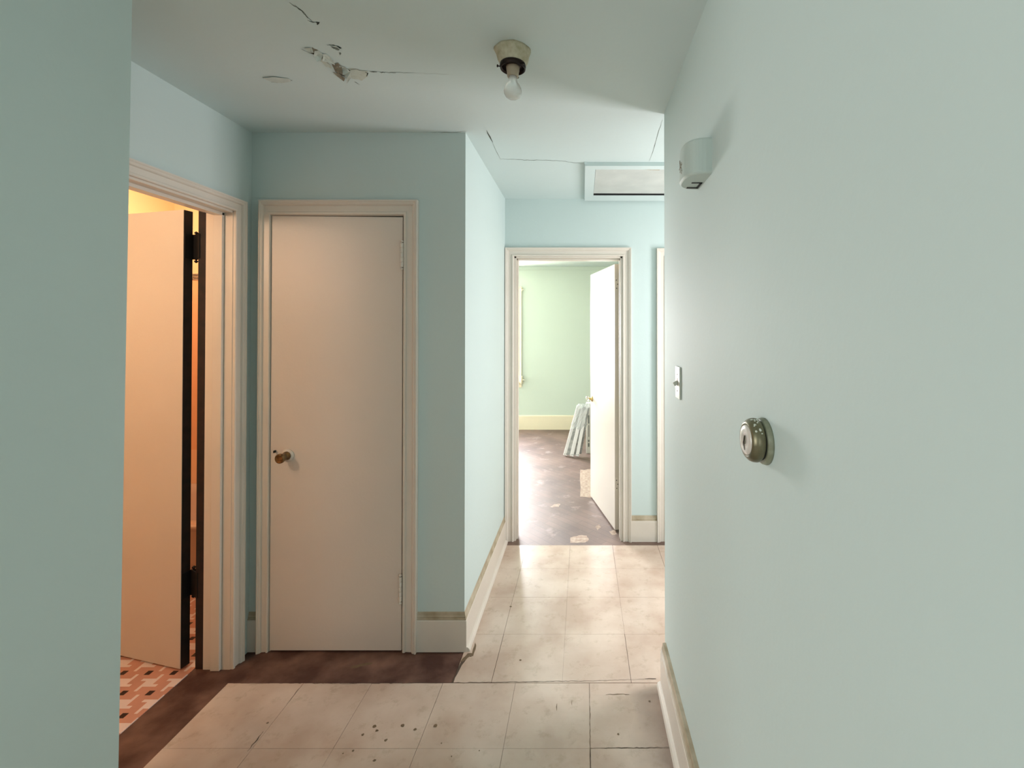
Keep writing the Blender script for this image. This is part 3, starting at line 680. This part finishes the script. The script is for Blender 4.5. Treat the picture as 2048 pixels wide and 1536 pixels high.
for a, b in (((1.292, 1.955), (1.322, 1.995)), ((1.318, 1.958), (1.298, 1.982)), ((1.296, 1.960), (1.300, 1.949)), ((1.322, 1.995), (1.318, 1.972)), ((1.292, 1.975), (1.330, 1.970))):
    tube(bm, [(fx + .0004, a[0], a[1]), (fx + .0004, b[0], b[1])], .0007, 6)
tag(obj('printed_mark', bm, 'mark', det), 'thin grey star-like mark')

# ------------------------------------------------------------------ light switch
sw = thing('light_switch', 'cream toggle light switch on the right wall by its far edge', 'light switch', (X_R, 1.656, 1.308))
bm = bmesh.new(); box(bm, X_R - .0065, X_R, 1.620, 1.692, 1.250, 1.366, bev=.0018); obj('switch_plate', bm, 'white_plastic', sw)
bm = bmesh.new(); box(bm, -.018, 0, -.005, .005, -.007, .007, bev=.002, mtx=Matrix.Translation((X_R - .004, 1.656, 1.310)) @ Matrix.Rotation(R(-28), 4, 'Y')); obj('toggle', bm, 'white_plastic', sw)
for z in (1.278, 1.338):
    bm = bmesh.new(); lathe(bm, [(0, 0), (.003, 0), (.002, .0012), (0, .0015)], axis_m((X_R - .0065, 1.656, z), (-1, 0, 0)), 12); obj('screw', bm, 'mark', sw)
bm = bmesh.new(); box(bm, X_R - .0072, X_R - .0062, 1.650, 1.662, 1.296, 1.324); obj('toggle_slot', bm, 'mark', sw)

# ------------------------------------------------------------------ round thermostat
ty, tz = .877, 1.288
th = thing('round_thermostat', 'round old metal thermostat with paint-splashed ring on the right wall', 'thermostat', (X_R, ty, tz))
ax = (-1, 0, 0); T0 = Vector((X_R, ty, tz))
bm = bmesh.new(); lathe(bm, [(0, 0), (.0440, 0), (.0445, .003), (.0430, .008), (.0400, .0105), (0, .0105)], axis_m(T0, ax), 56); obj('wall_plate', bm, 'thermo_base', th, True)
bm = bmesh.new(); lathe(bm, [(0, .010), (.0355, .010), (.0355, .0145), (0, .0145)], axis_m(T0, ax), 48); obj('inner_gap', bm, 'black', th)
ta = Vector((-1, -.03, .02)).normalized(); T1 = T0 + Vector((-.0005, 0, .002))
bm = bmesh.new(); lathe(bm, [(0, .014), (.0385, .014), (.0412, .0165), (.0418, .020), (.0412, .026), (.0390, .031), (.0345, .0355), (.0310, .0375), (.0295, .0370), (.0290, .0335), (0, .0335)], axis_m(T1, ta), 56)
shell = obj('cover_ring', bm, 'thermo_body', th, True)
bm = bmesh.new(); lathe(bm, [(0, .033), (.0285, .033), (.0285, .0365), (.0275, .0385), (.020, .0400), (.0095, .0405), (.0088, .0385), (.0040, .0382), (0, .0382)], axis_m(T1, ta), 48)
dial = obj('dial', bm, 'thermo_dial', th, True); tag(dial, 'shiny silver dial face')
bm = bmesh.new(); lathe(bm, [(0, .0378), (.0085, .0378), (.0085, .0387), (0, .0387)], axis_m(T1, ta), 24); obj('dial_hub', bm, 'thermo_body', dial)
bm = bmesh.new(); p0 = T1 + Vector((-.0405, 0, 0))
tube(bm, [p0 + Vector((0, -.006, .010)), p0 + Vector((-.001, -.001, -.004)), p0 + Vector((0, -.004, -.018))], [.0008, .0012, .0006], 8); obj('pointer', bm, 'dark_bronze', dial)
bm = bmesh.new()
for k in range(16):   # splashes of wall paint on the upper rim
    t = R(52 + random.uniform(-24, 30)); h = random.uniform(.0165, .031); r_ = .0418 if h < .026 else .0418 - (h - .026) * .6
    q = axis_m(T1, ta)
    # angle measured so that splashes sit on the upper, camera-facing side
    c3 = T1 + ta * h + (Vector((0, -math.cos(t), math.sin(t)))) * r_
    lathe(bm, [(0, -.001), (random.uniform(.0012, .0034), -.0005), (.0008, .0008), (0, .001)], axis_m(c3, Vector((0, -math.cos(t), math.sin(t)))), 9, .5)
obj('paint_splash', bm, 'paint_splash', shell)

# ------------------------------------------------------------------ floor marks
spots = [(808, 1445, 5), (873, 1446, 5), (833, 1453, 4), (752, 1447, 5), (757, 1455, 4), (775, 1474, 4), (729, 1463, 4), (752, 1514, 4), (710, 1495, 3), (1236, 1462, 3), (1042, 1316, 3), (1022, 1210, 3), (885, 1480, 2), (905, 1506, 2), (1298, 1397, 3), (960, 1495, 2), (690, 1500, 2), (540, 1440, 3)]
bm = bmesh.new()
for x, y, r in spots:
    cx_, cy_ = FP(x, y); s = (y - HZ) / 1.505; rr = r / s * .8
    bm.faces.new([bm.verts.new((cx_ + rr * math.cos(t) * random.uniform(.6, 1.2), cy_ + rr * 1.1 * math.sin(t) * random.uniform(.6, 1.2), .0006)) for t in [2 * math.pi * k / 9 for k in range(9)]])
obj('floor_stain', bm, 'grime', bpy.data.objects['floor_entry_tile'])
ft = 'f'
strip([(531, 1457), (515, 1478), (500, 1496)], .004, 'scuff', 'floor_scratch', ft)
strip([(611, 1361), (596, 1380), (578, 1402)], .0016, 'grime', 'floor_scratch', ft)
strip([(1144, 1395), (1144, 1405)], .003, 'grime', 'floor_scratch', ft)
strip([(1114, 1402), (1114, 1416)], .003, 'grime', 'floor_scratch', ft)
strip([(1212, 1384), (1240, 1383), (1258, 1384)], .004, 'grime', 'floor_scratch', ft)
strip([(1290, 1353), (1311, 1353)], .007, 'scuff', 'floor_scratch', ft)
strip([(1179, 1361), (1180, 1430), (1179, 1536)], .0022, 'grime', 'floor_scratch', ft)
strip([(1180, 1490), (1260, 1489), (1338, 1488)], .003, 'scuff', 'floor_scratch', ft)
strip([(470, 1362), (700, 1362), (905, 1361), (1180, 1357), (1310, 1353)], .0028, 'scuff', 'floor_scratch', ft)
# ragged grime where the passage tiles meet the corner
hall = bpy.data.objects['floor_hall_tile']
def fl_patch(poly, m, name, z=.0007, par=hall):
    bm = bmesh.new(); P = []
    for a, b in zip(poly, poly[1:] + poly[:1]):
        for k in range(3):
            t = k / 3; P.append(FP(a[0] + (b[0] - a[0]) * t + random.uniform(-1.2, 1.2), a[1] + (b[1] - a[1]) * t + random.uniform(-1, 1)))
    bm.faces.new([bm.verts.new((x, y, z)) for x, y in P]); bmesh.ops.triangulate(bm, faces=bm.faces)
    return obj(name, bm, m, par)
fl_patch([(937, 1303), (945, 1303), (951, 1280), (954, 1288), (948, 1308), (940, 1310), (932, 1318), (922, 1319)], 'grime', 'floor_stain')
fl_patch([(905, 1361), (925, 1317), (932, 1316), (915, 1345), (908, 1361)], 'scuff', 'floor_stain', .0005)
bed = bpy.data.objects['floor_bedroom']
M['bare'] = mat('bare_scraped_wood', (186, 168, 150), 0.6, 0, 40, rgb2=(150, 124, 108))
fl_patch([(1140, 1084), (1142, 1073), (1158, 1069), (1174, 1070), (1178, 1078), (1170, 1084)], 'bare', 'scraped_patch', .0007, bed)
fl_patch([(1099, 1013), (1108, 1008), (1121, 1007), (1118, 1013)], 'bare', 'scraped_patch', .0007, bed)
fl_patch([(1160, 939), (1184, 938), (1184, 994), (1161, 993)], 'bare', 'scraped_patch', .0007, bed)
fl_patch([(1190, 1052), (1198, 1047), (1202, 1053), (1195, 1059)], 'bare', 'scraped_patch', .0007, bed)
fl_patch([(1218, 1062), (1228, 1058), (1234, 1066), (1224, 1069)], 'bare', 'scraped_patch', .0007, bed)
wf = bpy.data.objects['floor']
fl_patch([(697, 1330), (715, 1325), (748, 1319), (742, 1323), (715, 1330)], 'grime', 'floor_scratch', FZ + .0007, wf)

# ------------------------------------------------------------------ bathroom contents
tub = thing('bathtub', 'pale enamel bathtub seen through the gap beside the bathroom door', 'bathtub', (-2.3, 2.95, 0))
bm = bmesh.new()
def rr(x0, x1, y0, y1, r, z, n=5):
    P = []
    for cx_, cy_, a0 in ((x1 - r, y1 - r, 0), (x0 + r, y1 - r, 90), (x0 + r, y0 + r, 180), (x1 - r, y0 + r, 270)):
        for k in range(n + 1):
            t = R(a0 + 90 * k / n); P.append(bm.verts.new((cx_ + r * math.cos(t), cy_ + r * math.sin(t), z)))
    return P
tx0, tx1, ty0, ty1 = -2.98, -1.76, 2.60, 3.31
R_ = [rr(tx0, tx1, ty0, ty1, .02, .345), rr(tx0, tx1, ty0 - .01, ty1, .03, .36), rr(tx0, tx1, ty0 - .01, ty1, .03, .375), rr(tx0 + .01, tx1 - .01, ty0, ty1 - .01, .03, .382),
      rr(tx0 + .07, tx1 - .07, ty0 + .07, ty1 - .07, .12, .380), rr(tx0 + .09, tx1 - .09, ty0 + .09, ty1 - .09, .12, .34), rr(tx0 + .15, tx1 - .15, ty0 + .13, ty1 - .13, .12, .08), rr(tx0 + .25, tx1 - .25, ty0 + .2, ty1 - .2, .1, .05)]
for A, B in zip(R_, R_[1:]):
    for k in range(len(A)): bm.faces.new((A[k], A[(k + 1) % len(A)], B[(k + 1) % len(A)], B[k]))
bm.faces.new(R_[-1]); obj('basin', bm, 'tub', tub, True)
obj('apron', boxes((tx0, tx1, ty0 + .004, ty0 + .03, 0, .352), (tx0, tx1, ty0, ty0 + .006, .0, .04)), 'tub', tub)
# vanity lamp that lights the bathroom
vl = thing('bathroom_wall_lamp', 'warm glowing globe lamp on the near bathroom wall', 'lamp', (-2.05, .66, 2.0))
bm = bmesh.new(); lathe(bm, [(0, 0), (.05, 0), (.05, .015), (.02, .03), (.02, .05), (0, .05)], axis_m((-2.05, .66, 2.0), (0, 1, 0)), 28); obj('lamp_base', bm, 'brass_bright', vl, True)
bm = bmesh.new(); lathe(bm, [(0, .05), (.02, .05), (.045, .07), (.06, .11), (.045, .15), (.02, .168), (0, .17)], axis_m((-2.05, .66, 2.0), (0, 1, 0)), 28); obj('lamp_globe', bm, 'lit_bulb', vl, True)
ld = bpy.data.lights.new('bath_lamp_light', 'POINT'); ld.energy = 20; ld.color = (1.0, .75, .57); ld.shadow_soft_size = .08
lo = bpy.data.objects.new('bath_lamp_light', ld); lo.location = (-2.05, .92, 2.0); C.objects.link(lo)

cl = thing('bathroom_fill_lamp', 'added unseen warm glowing bowl lamp above the tub', 'lamp', (-2.5, 2.75, H))  # unseen second lamp, added to brighten the gap beside the open door
bm = bmesh.new(); lathe(bm, [(0, 0), (.07, 0), (.07, .02), (0, .02)], axis_m((-2.5, 2.75, H), (0, 0, -1)), 28); obj('lamp_base', bm, 'brass_bright', cl, True)
bm = bmesh.new(); lathe(bm, [(0, .02), (.10, .02), (.11, .04), (.09, .08), (.05, .10), (0, .11)], axis_m((-2.5, 2.75, H), (0, 0, -1)), 28); obj('lamp_bowl', bm, 'lit_bulb', cl, True)
l2 = ld.copy(); l2.energy = 14; lo2 = bpy.data.objects.new('bath_fill_light', l2); lo2.location = (-2.5, 2.75, 2.2); C.objects.link(lo2)
# ------------------------------------------------------------------ bundle and carton in the bedroom
bd = thing('plastic_wrapped_bundle', 'bundle of white slats wrapped in clear plastic, leaning on a carton', 'bundle', (-.11, 5.33, 0))
slats = [(-.205, 5.36, .046, 0, 'pvc'), (-.168, 5.345, .044, .01, 'grey_strip'), (-.128, 5.31, .042, .006, 'pvc'), (-.092, 5.335, .040, .012, 'grey_strip'), (-.062, 5.32, .038, .002, 'pvc'), (-.030, 5.36, .036, .02, 'grey_strip')]
top = Vector((.015, 5.40, .575))
for i, (x, y, w, lift, m_) in enumerate(slats):
    a = Vector((x, y, .012 + lift)); b = Vector((top.x + (x + .11) * .62, top.y, top.z + random.uniform(-.02, .02)))
    bm = bmesh.new(); d = (b - a); L_ = d.length
    box(bm, -w / 2, w / 2, -.014, .014, 0, L_, bev=.004, mtx=axis_m(a, d)); 
    sl = obj('slat', bm, m_, bd)
    if m_ == 'pvc':
        bm = bmesh.new(); nn = Vector((0, -1, .35)).normalized()
        for sgn in (-1, 1): lathe(bm, [(0, 0), (.004, 0), (.0035, .001), (0, .0012)], axis_m(a + d.normalized() * .02 + Vector((sgn * w * .22, -.0145, 0)), nn), 10)
        obj('screw_hole', bm, 'black', sl)
bm = bmesh.new()   # crumpled film around the upper half
rings = []; seg = 40; A0 = Vector((-.045, 5.44, .27)); 
for k in range(13):
    t = k / 12; c = Vector((-.052, 5.375, .32)).lerp(Vector((.018, 5.40, .61)), t)
    wx = .082 - .010 * t + .008 * math.sin(t * 9); wy = .030
    if t > .9: wx *= .9
    ring = []
    for j in range(seg):
        th_ = 2 * math.pi * j / seg; cr = 1 + .16 * noise.noise(Vector((math.cos(th_) * 4, math.sin(th_) * 4, t * 9)))+ .10 * noise.noise(Vector((math.cos(th_) * 12, math.sin(th_) * 12, t * 22)))
        ring.append(bm.verts.new(c + Vector((wx * cr * math.cos(th_), wy * cr * math.sin(th_), .014 * noise.noise(Vector((j * .7, t * 5, 3)))))))
    rings.append(ring)
for A, B in zip(rings, rings[1:]):
    for j in range(seg): bm.faces.new((A[j], A[(j + 1) % seg], B[(j + 1) % seg], B[j]))
tag(obj('plastic_wrap', bm, 'film', bd), 'crumpled clear plastic film')
ct = thing('white_carton', 'narrow white carton with grey print standing behind the open bedroom door', 'box', (.13, 5.52, 0))
bm = bmesh.new(); box(bm, .045, .30, 5.48, 5.62, .0, .60, bev=.003); obj('carton_body', bm, 'carton', ct)
bm = bmesh.new()
for b in ((.068, .082, .36, .46), (.072, .080, .20, .34), (.066, .084, .14, .165), (.066, .084, .08, .125), (.050, .060, .06, .5 * .6)):
    if b[3] > b[2] and b[0] > .06: box(bm, b[0], b[1], 5.4792, 5.4802, b[2], b[3])
obj('printing', bm, 'carton_ink', ct)
